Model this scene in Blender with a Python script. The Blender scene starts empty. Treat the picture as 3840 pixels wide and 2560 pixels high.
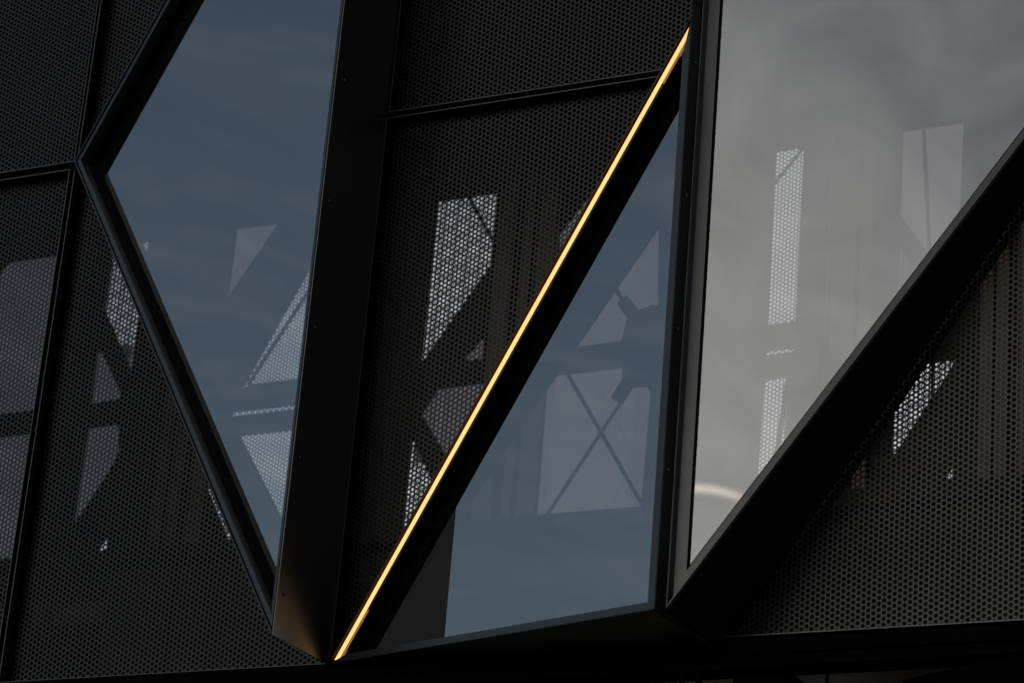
import bpy, math, random
from mathutils import Vector, Matrix, geometry
random.seed(7)
S = bpy.context.scene
R = math.radians

# ------------------------------------------------------------------ camera
# Facade coordinates used below: u along the wall (right), v up, w out of the wall; metres.
# World: x = u, y = -w, z = v + 6.1 (the wall starts 4.6 m above the ground).
GZ = 6.1
cam = bpy.data.cameras.new("camera")
cam_o = bpy.data.objects.new("camera", cam)
S.collection.objects.link(cam_o)
cam_o.matrix_world = Matrix(((0.890446, 0.099555, 0.444067, 5.3288),
                             (0.448184, -0.361176, -0.81773, -9.81276),
                             (0.078977, 0.927168, -0.366227, 1.70527),
                             (0, 0, 0, 1)))
cam.sensor_width = 36.0
cam.lens = 100.4
cam.clip_start = 0.1
cam.clip_end = 5000
cam.dof.use_dof = True
cam.dof.focus_distance = 11.9
cam.dof.aperture_fstop = 3.2
S.camera = cam_o

# ------------------------------------------------------------------ sky and sun
SUN_EL, SUN_AZ = 10.0, 190.0       # azimuth clockwise from +y: low in front of the wall, veiled by cloud
sd = Vector((math.sin(R(SUN_AZ)) * math.cos(R(SUN_EL)), math.cos(R(SUN_AZ)) * math.cos(R(SUN_EL)), math.sin(R(SUN_EL))))
W = bpy.data.worlds.new("World")
S.world = W
W.use_nodes = True
nt = W.node_tree
nt.nodes.clear()
def N(t, **kw):
    n = nt.nodes.new(t)
    for k, v in kw.items(): setattr(n, k, v)
    return n
def L(a, b): nt.links.new(a, b)
out = N("ShaderNodeOutputWorld")
sky = N("ShaderNodeTexSky", sky_type='NISHITA')
sky.sun_disc = False
sky.sun_elevation = R(SUN_EL)
sky.sun_rotation = R(SUN_AZ)
sky.air_density = 1.0
sky.dust_density = 0.45
sky.ozone_density = 1.3
bg_sky = N("ShaderNodeBackground")
bg_sky.inputs["Strength"].default_value = 0.13
L(sky.outputs[0], bg_sky.inputs["Color"])
tc = N("ShaderNodeTexCoord")
sep = N("ShaderNodeSeparateXYZ")
L(tc.outputs["Generated"], sep.inputs[0])
# cloud layer seen in perspective: the view direction laid on a flat ceiling
zc = N("ShaderNodeMath", operation='MAXIMUM'); zc.inputs[1].default_value = 0.06
L(sep.outputs["Z"], zc.inputs[0])
dv = N("ShaderNodeVectorMath", operation='DIVIDE')
cz = N("ShaderNodeCombineXYZ")
for i in range(3): L(zc.outputs[0], cz.inputs[i])
L(tc.outputs["Generated"], dv.inputs[0]); L(cz.outputs[0], dv.inputs[1])
n1 = N("ShaderNodeTexNoise"); n1.inputs["Scale"].default_value = 9.0; n1.inputs["Detail"].default_value = 9; n1.inputs["Roughness"].default_value = 0.62; n1.inputs["Distortion"].default_value = 0.9
mp = N("ShaderNodeMapping"); mp.inputs["Scale"].default_value = (1.0, 0.5, 1.0); mp.inputs["Rotation"].default_value = (0, 0, R(35))
L(dv.outputs[0], mp.inputs["Vector"]); L(mp.outputs[0], n1.inputs["Vector"])
# the cloud bank covers the sky except towards -x, where it opens to blue
cov = N("ShaderNodeMath", operation='MULTIPLY_ADD'); cov.inputs[1].default_value = 0.18; L(n1.outputs["Fac"], cov.inputs[0]); L(sep.outputs["X"], cov.inputs[2])
cr = N("ShaderNodeMapRange", interpolation_type='SMOOTHSTEP'); cr.inputs["From Min"].default_value = -0.72; cr.inputs["From Max"].default_value = -0.22
L(cov.outputs[0], cr.inputs["Value"])
cmul = N("ShaderNodeMath", operation='MULTIPLY_ADD'); cmul.inputs[1].default_value = 0.98
wisp = N("ShaderNodeMapRange", interpolation_type='SMOOTHSTEP'); wisp.inputs["From Min"].default_value = 0.42; wisp.inputs["From Max"].default_value = 0.70; wisp.inputs["To Min"].default_value = 0.10; wisp.inputs["To Max"].default_value = 0.22
L(n1.outputs["Fac"], wisp.inputs["Value"])
L(cr.outputs[0], cmul.inputs[0]); L(wisp.outputs[0], cmul.inputs[2]); cmul.use_clamp = True
# cloud brightness: brighter and warmer towards the veiled sun, greyer overhead, mottled
dt = N("ShaderNodeVectorMath", operation='DOT_PRODUCT'); dt.inputs[1].default_value = sd
L(tc.outputs["Generated"], dt.inputs[0])
gl = N("ShaderNodeMapRange", interpolation_type='SMOOTHERSTEP'); gl.inputs["From Min"].default_value = 0.89; gl.inputs["From Max"].default_value = 1.0
L(dt.outputs["Value"], gl.inputs["Value"])
ramp = N("ShaderNodeValToRGB")
ramp.color_ramp.elements[0].color = (0.42, 0.43, 0.47, 1); ramp.color_ramp.elements[0].position = 0.33
ramp.color_ramp.elements[1].color = (0.66, 0.675, 0.685, 1); ramp.color_ramp.elements[1].position = 0.70
L(n1.outputs["Fac"], ramp.inputs[0])
glc = N("ShaderNodeMix", data_type='RGBA', blend_type='ADD'); glc.inputs["B"].default_value = (0.76, 0.73, 0.62, 1)
L(gl.outputs[0], glc.inputs["Factor"]); L(ramp.outputs[0], glc.inputs["A"])
bg_cl = N("ShaderNodeBackground"); bg_cl.inputs["Strength"].default_value = 1.0
# a short curved bright streak, painted into the cloud colour
sc = N("ShaderNodeVectorMath", operation='DOT_PRODUCT'); sc.inputs[1].default_value = (0.008066, -0.959833, 0.280456)
nrm = N("ShaderNodeVectorMath", operation='NORMALIZE'); L(tc.outputs["Generated"], nrm.inputs[0]); L(nrm.outputs[0], sc.inputs[0])
sa = N("ShaderNodeMath", operation='SUBTRACT'); sa.inputs[1].default_value = 0.998965; L(sc.outputs["Value"], sa.inputs[0])
sb = N("ShaderNodeMath", operation='ABSOLUTE'); L(sa.outputs[0], sb.inputs[0])
st = N("ShaderNodeMapRange", interpolation_type='SMOOTHSTEP'); st.inputs["From Min"].default_value = 0.000105; st.inputs["From Max"].default_value = 0.00001
L(sb.outputs[0], st.inputs["Value"])
sxa = N("ShaderNodeMath", operation='ABSOLUTE'); L(sep.outputs["X"], sxa.inputs[0])
sx = N("ShaderNodeMapRange", interpolation_type='SMOOTHSTEP'); sx.inputs["From Min"].default_value = 0.034; sx.inputs["From Max"].default_value = 0.016
L(sxa.outputs[0], sx.inputs["Value"])
sz = N("ShaderNodeMath", operation='GREATER_THAN'); sz.inputs[1].default_value = 0.29; L(sep.outputs["Z"], sz.inputs[0])
sm = N("ShaderNodeMath", operation='MULTIPLY'); L(st.outputs[0], sm.inputs[0]); L(sx.outputs[0], sm.inputs[1])
sm2 = N("ShaderNodeMath", operation='MULTIPLY'); L(sm.outputs[0], sm2.inputs[0]); L(sz.outputs[0], sm2.inputs[1])
gls = N("ShaderNodeMix", data_type='RGBA', blend_type='ADD'); gls.inputs["B"].default_value = (1.7, 1.42, 1.08, 1)
L(sm2.outputs[0], gls.inputs["Factor"]); L(glc.outputs[2], gls.inputs["A"])
L(gls.outputs[2], bg_cl.inputs["Color"])
mx = N("ShaderNodeMixShader")
L(cmul.outputs[0], mx.inputs[0]); L(bg_sky.outputs[0], mx.inputs[1]); L(bg_cl.outputs[0], mx.inputs[2])
L(mx.outputs[0], out.inputs[0])

sun = bpy.data.lights.new("sun", 'SUN')
sun.energy = 0.3
sun.angle = R(14)
sun.color = (1.0, 0.94, 0.87)
sun_o = bpy.data.objects.new("sun", sun)
sun_o.location = (0, -20, 20)
sun_o.rotation_euler = (-sd).to_track_quat('-Z', 'Y').to_euler()
S.collection.objects.link(sun_o)

S.view_settings.view_transform = 'Standard'
S.view_settings.look = 'None'
S.view_settings.gamma = 1
S.view_settings.exposure = 0.0
S.view_settings.use_curve_mapping = False
S.cycles.max_bounces = 10
S.cycles.transparent_max_bounces = 16
S.cycles.glossy_bounces = 4
S.cycles.diffuse_bounces = 4
S.cycles.caustics_reflective = False

# ------------------------------------------------------------------ materials
def mat(name, col, rough=0.5, metal=0.0, spec=0.5, grain=0.0, gscale=40.0, bump=0.0, var=0.0):
    m = bpy.data.materials.new(name); m.use_nodes = True
    t = m.node_tree; b = t.nodes["Principled BSDF"]
    b.inputs["Base Color"].default_value = (*col, 1); b.inputs["Roughness"].default_value = rough
    b.inputs["Metallic"].default_value = metal; b.inputs["Specular IOR Level"].default_value = spec
    if grain or var or bump:
        co = t.nodes.new("ShaderNodeTexCoord")
        ge = t.nodes.new("ShaderNodeNewGeometry")
        n = t.nodes.new("ShaderNodeTexNoise"); n.inputs["Scale"].default_value = gscale; n.inputs["Detail"].default_value = 6
        t.links.new(ge.outputs["Position"], n.inputs["Vector"])
        big = t.nodes.new("ShaderNodeTexNoise"); big.inputs["Scale"].default_value = 1.7; big.inputs["Detail"].default_value = 4
        t.links.new(ge.outputs["Position"], big.inputs["Vector"])
        ad = t.nodes.new("ShaderNodeMath"); ad.operation = 'MULTIPLY_ADD'
        t.links.new(n.outputs["Fac"], ad.inputs[0]); ad.inputs[1].default_value = grain; ad.inputs[2].default_value = 1 - grain * 0.5 - var * 0.5
        ad2 = t.nodes.new("ShaderNodeMath"); ad2.operation = 'MULTIPLY_ADD'
        t.links.new(big.outputs["Fac"], ad2.inputs[0]); ad2.inputs[1].default_value = var; t.links.new(ad.outputs[0], ad2.inputs[2])
        mixc = t.nodes.new("ShaderNodeVectorMath"); mixc.operation = 'SCALE'
        mixc.inputs[0].default_value = col; t.links.new(ad2.outputs[0], mixc.inputs["Scale"])
        t.links.new(mixc.outputs[0], b.inputs["Base Color"])
        rr = t.nodes.new("ShaderNodeMapRange"); rr.inputs["To Min"].default_value = max(0.02, rough - 0.10); rr.inputs["To Max"].default_value = min(1, rough + 0.10)
        rr.inputs["From Min"].default_value = 0.3; rr.inputs["From Max"].default_value = 0.7
        t.links.new(big.outputs["Fac"], rr.inputs["Value"]); t.links.new(rr.outputs[0], b.inputs["Roughness"])
        if bump:
            bp = t.nodes.new("ShaderNodeBump"); bp.inputs["Strength"].default_value = bump; bp.inputs["Distance"].default_value = 0.002
            t.links.new(n.outputs["Fac"], bp.inputs["Height"]); t.links.new(bp.outputs[0], b.inputs["Normal"])
    return m
M_SHEET = mat("charcoal_perforated_steel", (0.006, 0.006, 0.0065), 0.32, 0, 0.26, 0.25, 60, 0, 0.35)
M_FLANGE = mat("charcoal_powder_coat_edge", (0.014, 0.0145, 0.016), 0.35, 0, 0.5, 0.2, 80, 0, 0.3)
M_FRAME = mat("anodised_frame", (0.010, 0.011, 0.013), 0.33, 0, 0.5, 0.15, 90, 0, 0.25)
M_RETURN = mat("black_satin_steel", (0.004, 0.004, 0.0045), 0.36, 0, 1.0, 0.3, 50, 0.0, 0.4)
M_BLACK = mat("black_steel", (0.0028, 0.0027, 0.0026), 0.7, 0, 0.0, 0.3, 30, 0.05, 0.5)
M_MATTE = mat("matt_black_casing", (0.0035, 0.0035, 0.004), 0.55, 0, 0.12, 0.3, 40, 0, 0.4)
M_CHANNEL = mat("glow_brown_channel", (0.030, 0.024, 0.016), 0.5, 0, 0.3, 0.2, 60)  # brown of the strip's light on the wall, put into the base colour
M_GASKET = mat("black_rubber", (0.002, 0.002, 0.002), 0.8, 0, 0.04, 0.1, 60)
M_BOLT = mat("dark_bolt_head", (0.03, 0.03, 0.032), 0.35, 0.6, 0.5, 0.1, 60)
M_WALL = mat("dark_inner_wall", (0.022, 0.021, 0.020), 0.8, 0, 0.2, 0.3, 8, 0, 0.4)
M_SPAN = mat("dark_backing_panel", (0.013, 0.0125, 0.0125), 0.7, 0, 0.1, 0.2, 12, 0, 0.3)
M_LOW = mat("undercroft_panel", (0.20, 0.19, 0.175), 0.8, 0, 0.2, 0.4, 25, 0.1, 0.3)
M_WOOD = mat("brown_timber", (0.17, 0.135, 0.10), 0.65, 0, 0.3, 0.3, 15, 0, 0.4)
M_GOLD = mat("brass_glow_channel", (0.075, 0.05, 0.014), 0.40, 0.7, 0.5, 0.2, 60)  # brass for the clips; on the lip, the strip's glow painted as colour
M_GROUND = mat("asphalt", (0.05, 0.05, 0.05), 0.9, 0, 0.3, 0.4, 30, 0.3, 0.3)

def glass(name, ior, tint, dust=0.02):
    m = bpy.data.materials.new(name); m.use_nodes = True
    t = m.node_tree; t.nodes.clear()
    o = t.nodes.new("ShaderNodeOutputMaterial")
    fr = t.nodes.new("ShaderNodeFresnel"); fr.inputs["IOR"].default_value = ior
    tr = t.nodes.new("ShaderNodeBsdfTransparent"); tr.inputs[0].default_value = (*tint, 1)
    g = t.nodes.new("ShaderNodeBsdfGlossy"); g.inputs["Roughness"].default_value = 0.0; g.inputs["Color"].default_value = (0.97, 0.98, 1, 1)
    ge = t.nodes.new("ShaderNodeNewGeometry")
    wv = t.nodes.new("ShaderNodeTexNoise"); wv.inputs["Scale"].default_value = 1.3; wv.inputs["Detail"].default_value = 1
    t.links.new(ge.outputs["Position"], wv.inputs["Vector"])
    bp = t.nodes.new("ShaderNodeBump"); bp.inputs["Strength"].default_value = 0.07; bp.inputs["Distance"].default_value = 0.01
    t.links.new(wv.outputs["Fac"], bp.inputs["Height"]); t.links.new(bp.outputs[0], g.inputs["Normal"])
    # the inner face of the pane adds no second mirror: its normal points into the room
    ff = t.nodes.new("ShaderNodeMath"); ff.operation = 'SUBTRACT'; ff.inputs[0].default_value = 1.0; t.links.new(ge.outputs["Backfacing"], ff.inputs[1])
    fm = t.nodes.new("ShaderNodeMath"); fm.operation = 'MULTIPLY'; t.links.new(fr.outputs[0], fm.inputs[0]); t.links.new(ff.outputs[0], fm.inputs[1])
    mx1 = t.nodes.new("ShaderNodeMixShader")
    t.links.new(fm.outputs[0], mx1.inputs[0]); t.links.new(tr.outputs[0], mx1.inputs[1]); t.links.new(g.outputs[0], mx1.inputs[2])
    # thin film of dust, streaked downwards, with scattered specks
    mpn = t.nodes.new("ShaderNodeMapping"); mpn.inputs["Scale"].default_value = (14, 14, 1.2)
    t.links.new(ge.outputs["Position"], mpn.inputs["Vector"])
    dn = t.nodes.new("ShaderNodeTexNoise"); dn.inputs["Scale"].default_value = 2.0; dn.inputs["Detail"].default_value = 5
    t.links.new(mpn.outputs[0], dn.inputs["Vector"])
    vo = t.nodes.new("ShaderNodeTexVoronoi"); vo.inputs["Scale"].default_value = 28
    t.links.new(ge.outputs["Position"], vo.inputs["Vector"])
    sp = t.nodes.new("ShaderNodeMapRange"); sp.inputs["From Min"].default_value = 0.05; sp.inputs["From Max"].default_value = 0.03
    sp.inputs["To Max"].default_value = 0.10
    t.links.new(vo.outputs["Distance"], sp.inputs["Value"])
    dm = t.nodes.new("ShaderNodeMath"); dm.operation = 'MULTIPLY_ADD'; dm.inputs[1].default_value = dust
    t.links.new(dn.outputs["Fac"], dm.inputs[0]); t.links.new(sp.outputs[0], dm.inputs[2])
    df = t.nodes.new("ShaderNodeBsdfDiffuse"); df.inputs[0].default_value = (0.25, 0.25, 0.25, 1)
    mx2 = t.nodes.new("ShaderNodeMixShader")
    t.links.new(dm.outputs[0], mx2.inputs[0]); t.links.new(mx1.outputs[0], mx2.inputs[1]); t.links.new(df.outputs[0], mx2.inputs[2])
    t.links.new(mx2.outputs[0], o.inputs[0])
    return m
M_GLASS = glass("coated_glass", 2.8, (0.78, 0.78, 0.785), 0.012)
M_REAR_GLASS = glass("tinted_rear_glass", 1.5, (0.425, 0.405, 0.415), 0.01)

def emit(name, col, s):
    m = bpy.data.materials.new(name); m.use_nodes = True
    t = m.node_tree; t.nodes.clear()
    o = t.nodes.new("ShaderNodeOutputMaterial"); e = t.nodes.new("ShaderNodeEmission")
    e.inputs[0].default_value = (*col, 1); e.inputs[1].default_value = s
    t.links.new(e.outputs[0], o.inputs[0]); return m
M_LED = emit("warm_led_diffuser", (1.35, 0.79, 0.305), 1.0)
M_LED_SIDE = emit("amber_led_flank", (1.0, 0.48, 0.11), 0.30)

# ------------------------------------------------------------------ builders
def X(u, v, w): return Vector((u, -w, v + GZ))
def thing(name, label, cat, loc, group=None):
    o = bpy.data.objects.new(name, None); S.collection.objects.link(o)
    o.empty_display_size = 0.2
    o.location = loc; o["label"] = label; o["category"] = cat
    if group: o["group"] = group
    return o
def mk(name, verts, faces, m, parent=None, label=None, cat=None, kind=None, group=None, smooth=False):
    me = bpy.data.meshes.new(name)
    if parent is None:
        n = len(verts); org = Vector((sum(v[0] for v in verts) / n, sum(v[1] for v in verts) / n, min(v[2] for v in verts)))
    else:
        org = parent.location
        p = parent.parent
        while p is not None:
            org = org + p.location; p = p.parent
    me.from_pydata([(v[0] - org[0], v[1] - org[1], v[2] - org[2]) for v in verts], [], faces)
    me.validate(); me.update()
    if isinstance(m, (list, tuple)):
        for q in m: me.materials.append(q)
    else: me.materials.append(m)
    o = bpy.data.objects.new(name, me); S.collection.objects.link(o)
    if parent is not None: o.parent = parent
    else: o.location = org
    if label: o["label"] = label
    if cat: o["category"] = cat
    if kind: o["kind"] = kind
    if group: o["group"] = group
    return o
class MB:
    def __init__(s): s.v = []; s.f = []
    def add(s, vs, fs):
        b = len(s.v); s.v += [Vector(q) for q in vs]; s.f += [tuple(b + i for i in f) for f in fs]
    def prism(s, front, back):          # two rings of points, front ring counter-clockwise seen from outside
        n = len(front)
        s.add(list(front) + list(back), [tuple(range(n)), tuple(range(2 * n - 1, n - 1, -1))] +
              [(i, n + i, n + (i + 1) % n, (i + 1) % n) for i in range(n)])
    def box(s, u0, u1, v0, v1, w0, w1):
        s.prism([X(u0, v0, w1), X(u1, v0, w1), X(u1, v1, w1), X(u0, v1, w1)], [X(u0, v0, w0), X(u1, v0, w0), X(u1, v1, w0), X(u0, v1, w0)])
    def slab(s, quad, th):              # flat sheet of a given thickness
        q = [Vector(p) for p in quad]
        n = (q[1] - q[0]).cross(q[2] - q[0]).normalized() * (th / 2)
        s.prism([p + n for p in q], [p - n for p in q])
    def bar(s, a, b, wd, hd=None, up=None, seg=4):
        a, b = Vector(a), Vector(b); d = (b - a).normalized()
        up = Vector(up) if up is not None else (Vector((0, 1, 0)) if abs(d.y) < 0.9 else Vector((0, 0, 1)))
        e = d.cross(up).normalized(); f = e.cross(d).normalized()
        hd = wd if hd is None else hd
        if seg == 4: ring = [(-1, -1), (1, -1), (1, 1), (-1, 1)]
        else: ring = [(math.cos(2 * math.pi * k / seg), math.sin(2 * math.pi * k / seg)) for k in range(seg)]
        r1 = [a + e * (x * wd / 2) + f * (y * hd / 2) for x, y in ring]; r2 = [p + (b - a) for p in r1]
        s.prism(r2, r1)
    def make(s, name, m, parent=None, **k): return mk(name, s.v, s.f, m, parent, **k)

class Plane:
    """A vertical plane w = w0 + s (u - u0); points are given as (u, v) on it, h metres in front of it (extrusions run along w)."""
    def __init__(p, u0, w0, s):
        p.u0, p.w0, p.s = u0, w0, s; p.k = math.sqrt(1 + s * s)
    def at(p, uv, h=0.0):
        u, v = uv
        return X(u, v, p.w0 + p.s * (u - p.u0) + h * p.k)
def inset(poly, d, k=1.0):
    pts = [(u * k, v) for u, v in poly]; n = len(pts); lines = []
    for i in range(n):
        (x0, y0), (x1, y1) = pts[i], pts[(i + 1) % n]
        dx, dy = x1 - x0, y1 - y0; l = math.hypot(dx, dy)
        nx, ny = -dy / l, dx / l
        lines.append(((x0 + nx * d[i], y0 + ny * d[i]), (dx, dy)))
    res = []
    for i in range(n):
        (p, r), (q, t) = lines[i - 1], lines[i]
        c = r[0] * t[1] - r[1] * t[0]
        a = ((q[0] - p[0]) * t[1] - (q[1] - p[1]) * t[0]) / c
        res.append(((p[0] + r[0] * a) / k, p[1] + r[1] * a))
    return res
def side_bar(mb, pl, poly, i, d_out, d_in, h0, h1):
    o = inset(poly, d_out, pl.k); q = inset(poly, d_in, pl.k); j = (i + 1) % len(poly)
    ring = [o[i], o[j], q[j], q[i]]
    mb.prism([pl.at(x, h1) for x in ring], [pl.at(x, h0) for x in ring])
def plate(mb, pl, ring, h0, h1):
    mb.prism([pl.at(x, h1) for x in ring], [pl.at(x, h0) for x in ring])
FLAT = Plane(0, 0, 0)

def bolt_head(parent, p, axis, r=0.010, h=0.007):
    ax = Vector(axis).normalized(); a = Vector((0, 0, 1)); b = ax.cross(a).normalized()
    v = []; n = 10
    for rr, hh in ((r, 0), (r, h * 0.4), (r * 0.7, h * 0.85), (0.001, h)):
        for k in range(n):
            t = 2 * math.pi * k / n
            v.append(p + a * (rr * math.cos(t)) + b * (rr * math.sin(t)) + ax * hh)
    f = [(i * n + k, i * n + (k + 1) % n, (i + 1) * n + (k + 1) % n, (i + 1) * n + k) for i in range(3) for k in range(n)]
    return mk("bolt", v, f, M_BOLT, parent)

# ------------------------------------------------------------------ perforated sheet as real holes
PITCH, RAD = 0.024, 0.0091
OUT12 = []
for k in range(12):
    a = math.pi / 6 * k
    d = PITCH / math.sqrt(3) if k % 2 == 0 else PITCH / 2
    OUT12.append((d * math.cos(a), d * math.sin(a)))
IN12 = [(RAD * math.cos(math.pi / 6 * k), RAD * math.sin(math.pi / 6 * k)) for k in range(12)]
def clip(poly, conv):
    for i in range(len(conv)):
        (ax, ay), (bx, by) = conv[i], conv[(i + 1) % len(conv)]
        ex, ey = bx - ax, by - ay; res = []
        for j in range(len(poly)):
            p, q = poly[j - 1], poly[j]
            sp = ex * (p[1] - ay) - ey * (p[0] - ax); sq = ex * (q[1] - ay) - ey * (q[0] - ax)
            if (sp >= 0) != (sq >= 0):
                t = sp / (sp - sq); res.append((p[0] + (q[0] - p[0]) * t, p[1] + (q[1] - p[1]) * t))
            if sq >= 0: res.append(q)
        poly = res
        if len(poly) < 3: return []
    return poly
def sheet(name, poly, w, m, parent, cut=True, th=0.003, off=(0.0, 0.0)):
    us = [p[0] for p in poly]; vs = [p[1] for p in poly]
    cu = PITCH * math.sqrt(3) / 2; V = []; F = []
    edges = []
    for i in range(len(poly)):
        (ax, ay), (bx, by) = poly[i], poly[(i + 1) % len(poly)]
        l = math.hypot(bx - ax, by - ay); edges.append((ax, ay, (bx - ax) / l, (by - ay) / l))
    i0, i1 = int(min(us) / cu) - 2, int(max(us) / cu) + 2
    j0, j1 = int(min(vs) / PITCH) - 2, int(max(vs) / PITCH) + 2
    for i in range(i0, i1 + 1):
        cx = i * cu + off[0]
        for j in range(j0, j1 + 1):
            cy = (j + (0.5 if i % 2 else 0)) * PITCH + off[1]
            d = min(ex * (cy - ay) - ey * (cx - ax) for ax, ay, ex, ey in edges)
            if d < -PITCH * 0.6: continue
            if d > PITCH * 0.6 or not cut:
                b = len(V)
                V += [(cx + x, cy + y, w) for x, y in OUT12] + [(cx + x, cy + y, w) for x, y in IN12] + [(cx + x, cy + y, w - th) for x, y in IN12]
                for k in range(12):
                    n = (k + 1) % 12
                    F.append((b + k, b + n, b + 12 + n, b + 12 + k)); F.append((b + 12 + k, b + 12 + n, b + 24 + n, b + 24 + k))
            else:
                for k in range(12):
                    n = (k + 1) % 12
                    q = [OUT12[k], OUT12[n], IN12[n], IN12[k]]
                    c = clip([(cx + x, cy + y) for x, y in q], poly)
                    if c:
                        b = len(V); V += [(x, y, w) for x, y in c]; F.append(tuple(range(b, b + len(c))))
    return mk(name, [X(*v) for v in V], F, m, parent)

def panel(label, poly, off=(0, 0), fl=0.0045, bare=None):
    us = [p[0] for p in poly]; vs = [p[1] for p in poly]
    t = thing("perforated_panel", label, "metal panel", X(sum(us) / len(us), min(vs), 0), "perforated steel panels cladding the wall")
    n = len(poly)
    for i in range(n):
        if i == bare: continue
        mb = MB(); side_bar(mb, FLAT, poly, i, [0] * n, [fl] * n, -0.004, 0.0); nl = len(mb.f)
        side_bar(mb, FLAT, poly, i, [0] * n, [fl] * n, -0.07, -0.0041)  # tray wall behind the lip: its shade is put in as black
        o = mb.make("edge_flange", [M_FLANGE, M_BLACK], t)
        for q in o.data.polygons[nl:]: q.material_index = 1
    sheet("perforated_sheet", inset(poly, [fl * 0.5] * n), -0.062, M_SHEET, t, off=off)
    return t

# ------------------------------------------------------------------ ground and the big structure
mk("ground", [Vector(p) for p in ((-900, -900, 0), (900, -900, 0), (900, 900, 0), (-900, 900, 0))], [(0, 1, 2, 3)], M_GROUND, kind="structure")

OPENINGS = [('glass', [(-5.355, 2.356), (-4.991, 2.358), (-4.991, 1.334), (-5.36, 1.331), (-5.511, 2.162)]),
    ('glass', [(-5.333, 1.177), (-4.994, 1.183), (-4.989, 0.362), (-5.184, 0.357)]),
    ('mesh', [(-4.561, 2.364), (-4.304, 2.364), (-4.3, 1.512), (-4.568, 1.952)]),
    ('glass', [(-4.571, 1.671), (-4.53, 1.648), (-4.368, 1.396), (-4.361, 1.347), (-4.565, 1.336)]),
    ('glass', [(-4.563, 1.177), (-4.347, 1.183), (-4.312, 1.011), (-4.355, 0.91), (-4.568, 0.569)]),
    ('glass', [(-3.674, 2.369), (-3.381, 2.366), (-3.676, 1.928)]),
    ('mesh', [(-3.098, 2.099), (-3.008, 1.354), (-3.45, 1.347), (-3.504, 1.317)]),
    ('mesh', [(-3.55, 1.182), (-3.023, 1.191), (-3.02, 1.165), (-3.551, 1.159)]),
    ('mesh', [(-3.557, 1.032), (-2.934, 1.036), (-2.791, -0.149)]),
    ('mesh', [(-2.303, 2.364), (-1.913, 2.367), (-1.915, 1.923), (-2.31, 1.358)]),
    ('glass', [(-2.041, 1.346), (-1.918, 1.35), (-1.924, 1.482)]),
    ('glass', [(-2.275, 1.05), (-2.186, 1.194), (-1.834, 1.204), (-1.809, 0.933), (-2.104, 0.805)]),
    ('mesh', [(-2.316, 0.908), (-2.124, 0.569), (-2.105, 0.382), (-2.326, 0.37)]),
    ('glass', [(-1.443, 1.354), (-1.497, 2.053), (-1.34, 2.255), (-0.913, 2.6), (-0.846, 1.37)]),
    ('glass', [(-1.509, 1.203), (-0.862, 1.208), (-0.878, 0.4), (-1.505, 0.396)]),
    ('mesh', [(-0.206, 2.386), (-0.044, 2.387), (-0.047, 1.368), (-0.208, 1.364)]),
    ('mesh', [(-0.208, 1.211), (-0.048, 1.215), (-0.048, 1.194), (-0.208, 1.19)]),
    ('mesh', [(-0.209, 1.048), (-0.064, 1.054), (-0.086, 0.406), (-0.22, 0.402)]),
    ('glass', [(0.522, 2.401), (0.861, 2.403), (0.842, 1.424), (0.524, 1.914)]),
    ('mesh', [(0.524, 1.723), (0.697, 1.463), (0.634, 1.358), (0.517, 1.356)]),
    ('mesh', [(0.657, 1.052), (0.853, 1.056), (0.525, 0.555), (0.516, 0.853)]),
    ('mesh', [(0.845, 0.475), (0.852, 0.418), (0.802, 0.411)]),
    ('mesh', [(-4.307, 0.505), (-4.301, 0.349), (-4.385, 0.355)]),
    ('mesh', [(-3.714, 0.827), (-3.605, 0.672), (-3.417, 0.36), (-3.452, 0.377)])]
RODS = [([-2.926, 1.818], [-3.29, 1.233], 0.023), ([-1.984, 2.285], [-1.754, 1.906], 0.0195), ([-1.307, 1.192], [-0.714, 0.255], 0.0226), ([-1.336, 0.285], [-0.937, 0.903], 0.0198), ([-0.946, 1.488], [-1.137, 1.789], 0.0246), ([0.077, 2.275], [-0.118, 2.042], 0.0186), ([0.036, 0.967], [-0.015, 0.489], 0.0303), ([0.728, 2.289], [0.782, 1.537], 0.021), ([0.811, 0.975], [0.817, 0.658], 0.0149)]
GUSSET = [(-0.909, 1.37), (-0.848, 1.418), (-0.764, 1.436), (-0.684, 1.422), (-0.652, 0.931), (-0.744, 0.943), (-0.771, 0.979), (-0.853, 0.98), (-0.911, 1.022), (-0.92, 1.101), (-0.937, 1.234)]
CLEATS = [[(-0.964, 1.458), (-0.907, 1.5), (-0.833, 1.405), (-0.891, 1.36)], [(-0.901, 1.017), (-0.958, 0.914), (-0.901, 0.877), (-0.841, 0.973)]]
BOLTS_A = [[0.389, 1.154], [0.4, 0.572], [0.4, -0.01], [0.404, -0.593], [0.413, -1.178]]
BOLTS_B = [[0.494, 0.904], [0.502, 0.316], [0.504, -0.254], [0.511, -0.834]]


RW = -3.2
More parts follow.
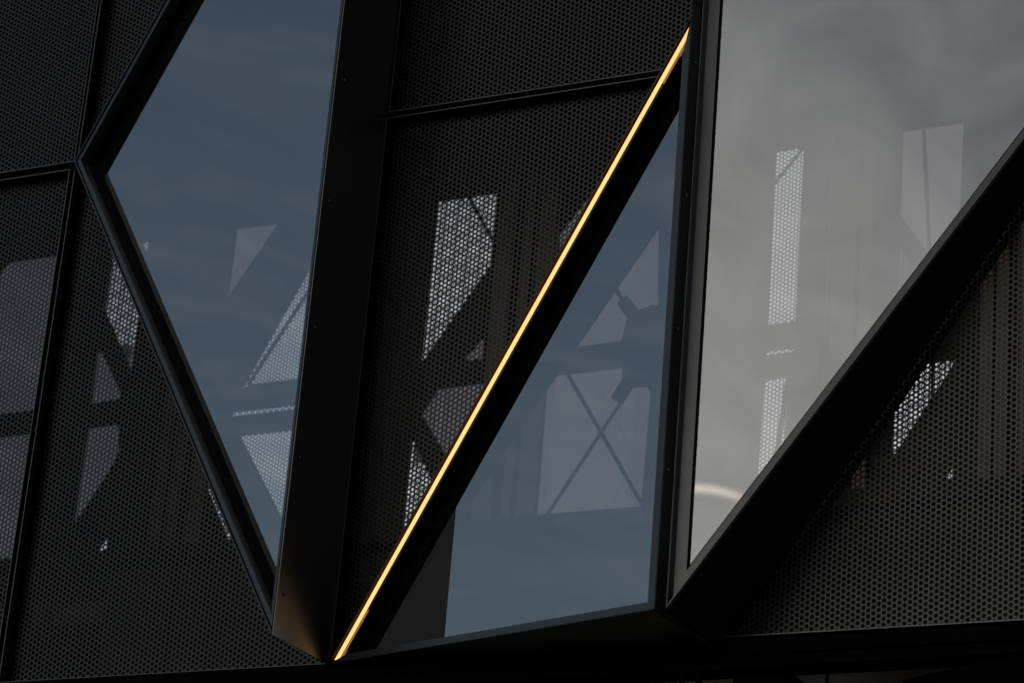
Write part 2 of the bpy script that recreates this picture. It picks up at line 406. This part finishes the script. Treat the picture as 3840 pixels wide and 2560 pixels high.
# rear wall of the enclosed bridge, with its window and screen openings cut through
def wall_with_holes(u0, u1, v0, v1, holes, w, th):
    pts = [Vector((u0, v0)), Vector((u1, v0)), Vector((u1, v1)), Vector((u0, v1))]; edges = [(0, 1), (1, 2), (2, 3), (3, 0)]
    for h in holes:
        b = len(pts); pts += [Vector(p) for p in h]; edges += [(b + i, b + (i + 1) % len(h)) for i in range(len(h))]
    vo, eo, fo, _, _, _ = geometry.delaunay_2d_cdt(pts, edges, [], 1, 1e-5)
    def inside(p, poly):
        c = False
        for i in range(len(poly)):
            (x0, y0), (x1, y1) = poly[i - 1], poly[i]
            if (y0 > p[1]) != (y1 > p[1]) and p[0] < (x1 - x0) * (p[1] - y0) / (y1 - y0) + x0: c = not c
        return c
    fs = []
    for f in fo:
        c = sum((vo[i] for i in f), Vector((0, 0))) / len(f)
        if not any(inside(c, h) for h in holes): fs.append(tuple(f))
    n = len(vo)
    V = [X(p[0], p[1], w) for p in vo] + [X(p[0], p[1], w - th) for p in vo]
    F = list(fs) + [tuple(n + i for i in reversed(f)) for f in fs]
    cnt = {}
    for f in fs:
        for i in range(len(f)):
            e = (f[i], f[(i + 1) % len(f)]); cnt[e] = cnt.get(e, 0) + 1
    for (a, b) in cnt:
        if (b, a) not in cnt: F.append((b, a, n + a, n + b))
    return V, F
V, F = wall_with_holes(-8, 4.5, -1.6, 4.2, [o[1] for o in OPENINGS], RW, 0.012)
rear = mk("rear_wall", V, F, M_WALL, kind="structure")
for i, (k, poly) in enumerate(OPENINGS):
    a = sum(poly[j - 1][0] * poly[j][1] - poly[j][0] * poly[j - 1][1] for j in range(len(poly)))
    if a < 0: poly = poly[::-1]
    if k == 'glass':
        us = [p[0] for p in poly]; vs = [p[1] for p in poly]
        mb = MB(); mb.box(min(us) - 0.03, max(us) + 0.03, min(vs) - 0.03, max(vs) + 0.03, RW - 0.026, RW - 0.016); mb.make("window_pane", M_REAR_GLASS, rear)
    else:
        hull = [poly[j] for j in geometry.convex_hull_2d([Vector(p) for p in poly])]
        if sum(hull[j - 1][0] * hull[j][1] - hull[j][0] * hull[j - 1][1] for j in range(len(hull))) < 0: hull = hull[::-1]
        sheet("perforated_sheet", inset(hull, [-0.025] * len(hull)), RW - 0.030, M_SHEET, rear, cut=False, off=(0.004, 0.007))
for u0, u1, v0, v1 in ((-1.868, -1.758, 0.3, 2.61), (-1.69, -1.635, 0.3, 2.46), (-1.60, -1.49, 0.3, 2.45), (0.99, 1.06, 0.3, 2.3), (1.075, 1.137, 0.3, 2.3),
                       (1.2, 1.31, 0.3, 2.3), (0.14, 0.155, 0.3, 2.42), (0.165, 0.30, 0.3, 2.41), (0.325, 0.395, 0.3, 2.4), (-3.885, -3.80, 0.3, 1.28), (-3.735, -3.64, 0.3, 1.28),
                       (-3.985, -3.91, 0.3, 2.42), (-3.85, -3.815, 1.3, 2.42)):
    mb = MB(); mb.box(u0, u1, v0, v1, RW + 0.004, RW + 0.05); mb.make("board", M_WOOD, rear)
mb = MB(); mb.box(-8, 4.5, 0.27, 0.355, RW + 0.003, RW + 0.12); mb.make("sill_rail", M_WALL, rear)

mb = MB(); mb.box(-8, 4.5, -1.03, -0.93, RW + 0.002, -0.245); mb.make("bridge_floor", M_WALL, kind="structure")
mb = MB(); mb.box(-8, 4.5, 4.2, 4.35, RW - 0.3, 0.0); mb.make("bridge_ceiling", M_WALL, kind="structure")
for u in (-8.0, 4.5):
    mb = MB(); mb.box(u - 0.05, u + 0.05, -1.2, 4.2, RW + 0.002, -0.2); mb.make("end_wall", M_WALL, kind="structure")
mb = MB(); mb.box(-7.9, 4.4, 2.62, 4.2, -0.30, -0.16); mb.make("upper_wall", M_BLACK, kind="structure")
for u0, u1 in ((-7.9, -3.94), (2.76, 4.4)):
    mb = MB(); mb.box(u0, u1, -1.2, 2.62, -0.30, -0.16); mb.make("side_wall", M_BLACK, kind="structure")

# lower storey seen under the bridge: set back, joined panels
low = MB(); low.box(-8, 4.5, -6.1, -1.032, -1.32, -1.24); low = low.make("lower_wall", M_BLACK, kind="structure")
us = [-2.4, -1.55, -0.70, 0.15, 1.0, 1.85, 2.7]
for a, b in zip(us[:-1], us[1:]):
    mb = MB(); mb.box(a + 0.008, b - 0.008, -2.9, -1.045, -1.238, -1.20); mb.make("panel", M_LOW, low)

# ------------------------------------------------------------------ steelwork on the wall
fb = thing("floor_beam", "long black steel beam running under the perforated panels and windows", "beam", X(0, -1.47, 0))
mb = MB(); mb.box(-4.2, 4.2, -1.42, -1.362, -0.15, 0.012); mb.make("fascia", M_BLACK, fb)
mb = MB(); mb.box(-4.2, 4.2, -1.468, -1.4205, -0.15, 0.004); mb.make("bottom_flange", M_BLACK, fb)
br = thing("support_bracket", "black steel bracket arm reaching back under the beam towards the lower wall", "bracket", X(1.18, -1.60, 0))
mb = MB(); mb.box(1.075, 1.285, -1.60, -1.4705, -1.19, -0.03); mb.make("arm", M_BLACK, br)
mb = MB(); mb.box(0.80, 1.30, -1.486, -1.4695, -0.028, 0.05); mb.make("end_plate", M_BLACK, br)
for u in (0.885, 0.953):
    mb = MB(); mb.bar(X(u, -1.53, 0.02), X(u, -1.4865, 0.02), 0.026, seg=6, up=(0, 1, 0)); mb.make("bolt", M_BLACK, br)
lb = MB(); lb.bar(X(1.70, -1.505, -0.42), X(2.75, -1.69, 0.62), 0.17, 0.12, up=(0, 0, 1))
lb.make("canopy_beam", M_BLACK, label="black beam sloping out below the floor beam at bottom right corner", cat="beam")

mul = "black steel mullions added to block light at the joints"  # posts added behind the joints to block light in the gaps
for lab, args in (("black upright mullion added to block light in the gap left of the left window corner", (-2.450, -2.404, -1.36, 2.62, -0.15, -0.012)),
                  ("black upright mullion added to block light behind the inner edge of the wide black column", (-0.760, -0.7315, -1.36, 2.62, -0.15, -0.014)),
                  ("black upright mullion added to block light behind the narrow column beside the grey window", (0.985, 1.04, -1.36, 2.62, -0.15, -0.016)),
                  ("black upright mullion added to block light at the far right end of the panels", (2.705, 2.76, -1.36, 2.62, -0.15, -0.018))):
    mb = MB(); mb.box(*args); mb.make("mullion", M_BLACK, label=lab, cat="mullion", group=mul)
rl = "black steel rails between stacked panels"
for lab, args in (("black horizontal rail between the two leftmost perforated panels", (-4.0, -2.452, 1.138, 1.182, -0.14, -0.012)),
                  ("black horizontal rail between the upper and lower middle panels", (-0.730, 0.984, 1.150, 1.182, -0.14, -0.012))):
    mb = MB(); mb.box(*args); mb.make("rail", M_BLACK, label=lab, cat="rail", group=rl)

# ------------------------------------------------------------------ perforated panels
panel("upper left perforated panel above the short black rail", [(-3.95, 1.177), (-2.431, 1.177), (-2.431, 2.6), (-3.95, 2.6)], (0.003, 0.002))
panel("lower left perforated panel with a pale window patch behind it", [(-3.95, -1.356), (-2.448, -1.356), (-2.448, 1.141), (-3.95, 1.141)], (0.007, 0.004))
panel("narrow perforated panel wedged above the left window's pointed corner", [(-2.415, 1.188), (-1.46, 2.6), (-2.415, 2.6)], (0.001, 0.009), bare=0)
panel("large triangular perforated panel below the left window", [(-2.422, 1.136), (-2.422, -1.360), (-0.758, -1.360)], (0.005, 0.001), bare=2)
panel("upper middle perforated panel above the rail beside the black column", [(-0.723, 1.179), (0.985, 1.179), (0.985, 2.6), (-0.723, 2.6)], (0.002, 0.006))
panel("triangular perforated panel left of the glowing light strip", [(-0.7305, 1.153), (-0.7305, -1.335), (0.960, 1.153)], (0.009, 0.003), bare=1)
panel("triangular perforated panel under the sloping edge of the grey window", [(1.035, -1.344), (2.70, -1.344), (2.70, 1.14)], (0.004, 0.008), bare=2)

# opaque backing behind the foot of the panels
bk = "dark backing panels behind the perforated panels"
for lab, (u0, u1) in (("dark backing panel low behind the left triangle, left of the joint", (-2.05, -1.692)), ("dark backing panel low behind the left triangle, nearer the black column", (-1.682, -0.77)),
                      ("narrow dark backing panel behind the foot of the right triangle", (1.06, 1.388)), ("wide dark backing panel behind the right triangle, right of the joint", (1.398, 2.69))):
    mb = MB(); mb.box(u0, u1, -1.34, -0.81, -0.235, -0.20); mb.make("backing_panel", M_SPAN, label=lab, cat="panel", group=bk)

# diagonal tubes behind the window edges
def diag(label, a, b):
    mb = MB(); mb.bar(X(a[0], a[1], -0.115), X(b[0], b[1], -0.115), 0.10, 0.09)
    mb.make("diagonal_brace", M_BLACK, label=label, cat="brace", group="diagonal steel tubes behind the window edges")
diag("black diagonal tube behind the glowing light strip", (-0.735, -1.31), (0.935, 1.135))
diag("black diagonal tube behind the left window's lower sloping edge", (-2.36, 1.10), (-0.76, -1.31))
diag("black diagonal tube behind the left window's upper sloping edge", (-2.36, 1.23), (-1.45, 2.60))
diag("black diagonal tube behind the grey window's sloping edge", (0.99, -1.31), (2.63, 1.13))

# ------------------------------------------------------------------ left window
LP = Plane(-2.42, 0.020, 0.2533)
lw_poly = [(-2.412, 1.165), (-0.738, -1.362), (-0.738, 3.63)]
lw = thing("angular_window", "large blue tinted pointed window left of the wide black column", "window", LP.at((-0.738, -1.362)))
def molding(win, pl, poly, i, spec, m):
    mb = MB()
    for d0, d1, hb, hf in spec:
        do = [0.0] * 3; di = [0.0] * 3
        for k in range(3):
            f = 1.0 if k == i else SIDE[k]
            do[k] = d0 * f; di[k] = d1 * f
        side_bar(mb, pl, poly, i, do, di, hb, hf)
    return mb.make("frame_rail", m, win)
SIDE = (1.0, 0.36, 1.0)
H = -0.125
MOLD = ((0.0, 0.006, H, 0.003), (0.006, 0.013, H, -0.024), (0.013, 0.034, H, -0.004), (0.034, 0.041, H, -0.045))
for i in (0, 2):
    molding(lw, LP, lw_poly, i, MOLD, M_FRAME)
    molding(lw, LP, lw_poly, i, ((0.041, 0.050, H, -0.052),), M_GASKET).name = "inner_bead"
SIDE = (0.05 / 0.018,  1.0, 0.05 / 0.018)
molding(lw, LP, lw_poly, 1, ((0.0, 0.005, H, -0.004), (0.005, 0.018, H, 0.0)), M_FRAME)
mb = MB(); plate(mb, LP, inset(lw_poly, (0.044, 0.010, 0.044), LP.k), -0.100, -0.089); mb.make("glass_pane", M_GLASS, lw)
mb = MB(); mb.slab([X(-0.7345, -1.362, 0.4465), X(-0.7345, -1.362, -0.010), X(-0.7345, 3.6, -0.010), X(-0.7345, 3.6, 0.4465)], 0.004)
ra = mb.make("return_panel", M_RETURN, lw)
for w, v in BOLTS_A: bolt_head(ra, X(-0.7325, v, w - 0.013), (1, 0, 0))
def back_return(win, pl, a, b, wb=-0.03, hh=-0.004):
    p, q = pl.at(a, hh), pl.at(b, hh)
    p2 = Vector((p.x, -wb, p.z)); q2 = Vector((q.x, -wb, q.z))
    mb = MB(); mb.slab([p, q, q2, p2], 0.003); return mb.make("return_panel", M_MATTE, win)
back_return(lw, LP, (-2.405, 1.158), (-0.745, -1.348))
back_return(lw, LP, (-2.405, 1.172), (-0.745, 3.59))

# ------------------------------------------------------------------ middle triangular window with the light strip
TP = Plane(-0.73, 0.02, 0.306)
tw_poly = [(-0.712, -1.367), (0.990, -1.388), (0.990, 1.084)]
tw = thing("angular_window", "blue triangular window right of the glowing diagonal light strip", "window", TP.at((0.99, -1.388)))
TB, TR_, TD = 0.030, 0.034, 0.0625
Z3 = (0, 0, 0); IN3 = (TB, TR_, TD)
for i in (0, 1):
    mb = MB(); side_bar(mb, TP, tw_poly, i, Z3, IN3, -0.095, 0.0); mb.make("frame_rail", M_FRAME, tw)
mb = MB()
side_bar(mb, TP, tw_poly, 2, Z3, IN3, -0.095, -0.030)
side_bar(mb, TP, tw_poly, 2, (0.05, 0.05, 0.0515), (0.04, 0.04, TD), -0.029, -0.001)
mb.make("frame_rail", M_BLACK, tw)
mb = MB(); plate(mb, TP, inset(tw_poly, (0.02, 0.02, 0.05), TP.k), -0.076, -0.066); mb.make("glass_pane", M_GLASS, tw)
mb = MB(); mb.slab([X(0.9930, -1.388, 0.5475), X(0.9930, -1.388, -0.012), X(0.9930, 1.160, -0.012), X(0.9930, 1.160, 0.5475)], 0.005)
rb = mb.make("return_panel", M_MATTE, tw)
for w, v in BOLTS_B: bolt_head(rb, X(0.9955, v, w), (1, 0, 0))
mb = MB(); mb.slab([TP.at((-0.715, -1.3635)), TP.at((0.988, -1.3915)), X(0.988, -1.3915, 0.014), X(-0.715, -1.3635, 0.014)], 0.004); mb.make("sill_panel", M_MATTE, tw)
back_return(tw, TP, (-0.705, -1.340), (0.985, 1.068))
mb = MB(); mb.slab([X(0.9930, 1.168, 0.5475), X(0.9930, 1.168, -0.012), X(0.9930, 2.6, -0.012), X(0.9930, 2.6, 0.5475)], 0.005)
mb.make("column_casing", M_MATTE, label="black casing of the narrow column above the light strip's top end", cat="column")

ls = thing("light_strip", "glowing warm yellow light strip running diagonally along the triangular window", "light", TP.at((-0.70, -1.34)))
def strip_ring(d0, d1, t0, t1):
    """Quad on the sloping side between offsets d0..d1, from share t0 to t1 of its length (0 = bottom)."""
    a = inset(tw_poly, (0.004, 0.004, d0), TP.k); b = inset(tw_poly, (0.004, 0.004, d1), TP.k)
    def lerp(p, q, t): return (p[0] + (q[0] - p[0]) * t, p[1] + (q[1] - p[1]) * t)
    return [lerp(b[0], b[2], t0), lerp(b[0], b[2], t1), lerp(a[0], a[2], t1), lerp(a[0], a[2], t0)]
mb = MB(); plate(mb, TP, strip_ring(0.0, 0.003, 0.004, 1.0), -0.029, 0.008); mb.make("channel_lip", M_GOLD, ls)
mb = MB(); plate(mb, TP, strip_ring(0.0402, 0.0512, 0.085, 0.925), -0.029, 0.0); mb.make("channel_wall", M_CHANNEL, ls)
r = strip_ring(0.0125, 0.0360, 0.004, 0.997)
fr = [TP.at(p, -0.003) for p in r]; bkp = [TP.at(p, -0.028) for p in r]
led = mk("diffuser", fr + bkp, [(0, 1, 2, 3), (7, 6, 5, 4), (0, 4, 5, 1), (1, 5, 6, 2), (2, 6, 7, 3), (3, 7, 4, 0)], [M_LED, M_LED_SIDE], ls)
for i, p in enumerate(led.data.polygons): p.material_index = 0 if i == 0 else 1
for t0, t1 in ((0.010, 0.028), (0.972, 0.992)):
    mb = MB(); plate(mb, TP, strip_ring(0.041, 0.050, t0, t1), -0.029, -0.016); mb.make("end_clip", M_GOLD, ls)

# ------------------------------------------------------------------ right window
RP = Plane(1.0, 0.460, -0.221)
rw_poly = [(0.998, -1.362), (2.755, 1.262), (0.998, 3.70)]
rw = thing("angular_window", "large pale grey window reflecting clouds at the right", "window", RP.at((0.998, -1.362)))
Z3 = (0, 0, 0)
def all3(d): return (d, d, d)
for i in (0, 1, 2):
    mb = MB(); side_bar(mb, RP, rw_poly, i, Z3, all3(0.0045), -0.09, 0.0); mb.make("outer_lip", M_FRAME, rw)
    mb = MB(); side_bar(mb, RP, rw_poly, i, all3(0.0046), all3(0.050), -0.09, -0.047); mb.make("frame_rail", M_FRAME, rw)
    mb = MB(); side_bar(mb, RP, rw_poly, i, all3(0.0502), all3(0.057), -0.09, -0.053); mb.make("gasket", M_GASKET, rw)
mb = MB(); plate(mb, RP, inset(rw_poly, all3(0.045), RP.k), -0.075, -0.062); mb.make("glass_pane", M_GLASS, rw)
back_return(rw, RP, (1.003, -1.3655), (2.757, 1.254), -0.012, -0.001)
back_return(rw, RP, (2.757, 1.270), (1.003, 3.70), -0.012, -0.001)

# ------------------------------------------------------------------ tension rods inside the bridge
RODW = -2.95
tb = thing("tension_brace", "crossed steel tension rods meeting a gusset plate behind the triangular window", "brace", X(-0.80, 0.9, RODW))
mb = MB(); mb.prism([X(u, v, RODW + 0.012) for u, v in GUSSET[::-1]], [X(u, v, RODW - 0.012) for u, v in GUSSET[::-1]]); mb.make("gusset_plate", M_BLACK, tb)
for c in CLEATS:
    a = sum(c[j - 1][0] * c[j][1] - c[j][0] * c[j - 1][1] for j in range(4)); c = c if a > 0 else c[::-1]
    mb = MB(); mb.prism([X(u, v, RODW + 0.040) for u, v in c], [X(u, v, RODW + 0.0125) for u, v in c]); mb.make("cleat", M_BLACK, tb)
labs = ["thin tension rod across the mesh opening low in the left window", "thin tension rod across the bright patch of the middle mesh panel", None, None, None,
        "short diagonal rod at the top of the tall mesh patch in the grey window", "slanted rod low in the tall mesh patch of the grey window",
        "slightly leaning upright rod in the pale opening of the grey window", "short upright rod in the bright patch of the right mesh triangle"]
for i, (a, b, d) in enumerate(RODS):
    w = RODW if i != 3 else RODW - 0.03
    mb = MB(); mb.bar(X(a[0], a[1], w), X(b[0], b[1], w), d, seg=8)
    if labs[i] is None: mb.make("rod", M_BLACK, tb)
    else: mb.make("tension_rod", M_BLACK, label=labs[i], cat="rod", group="thin steel rods inside the bridge")
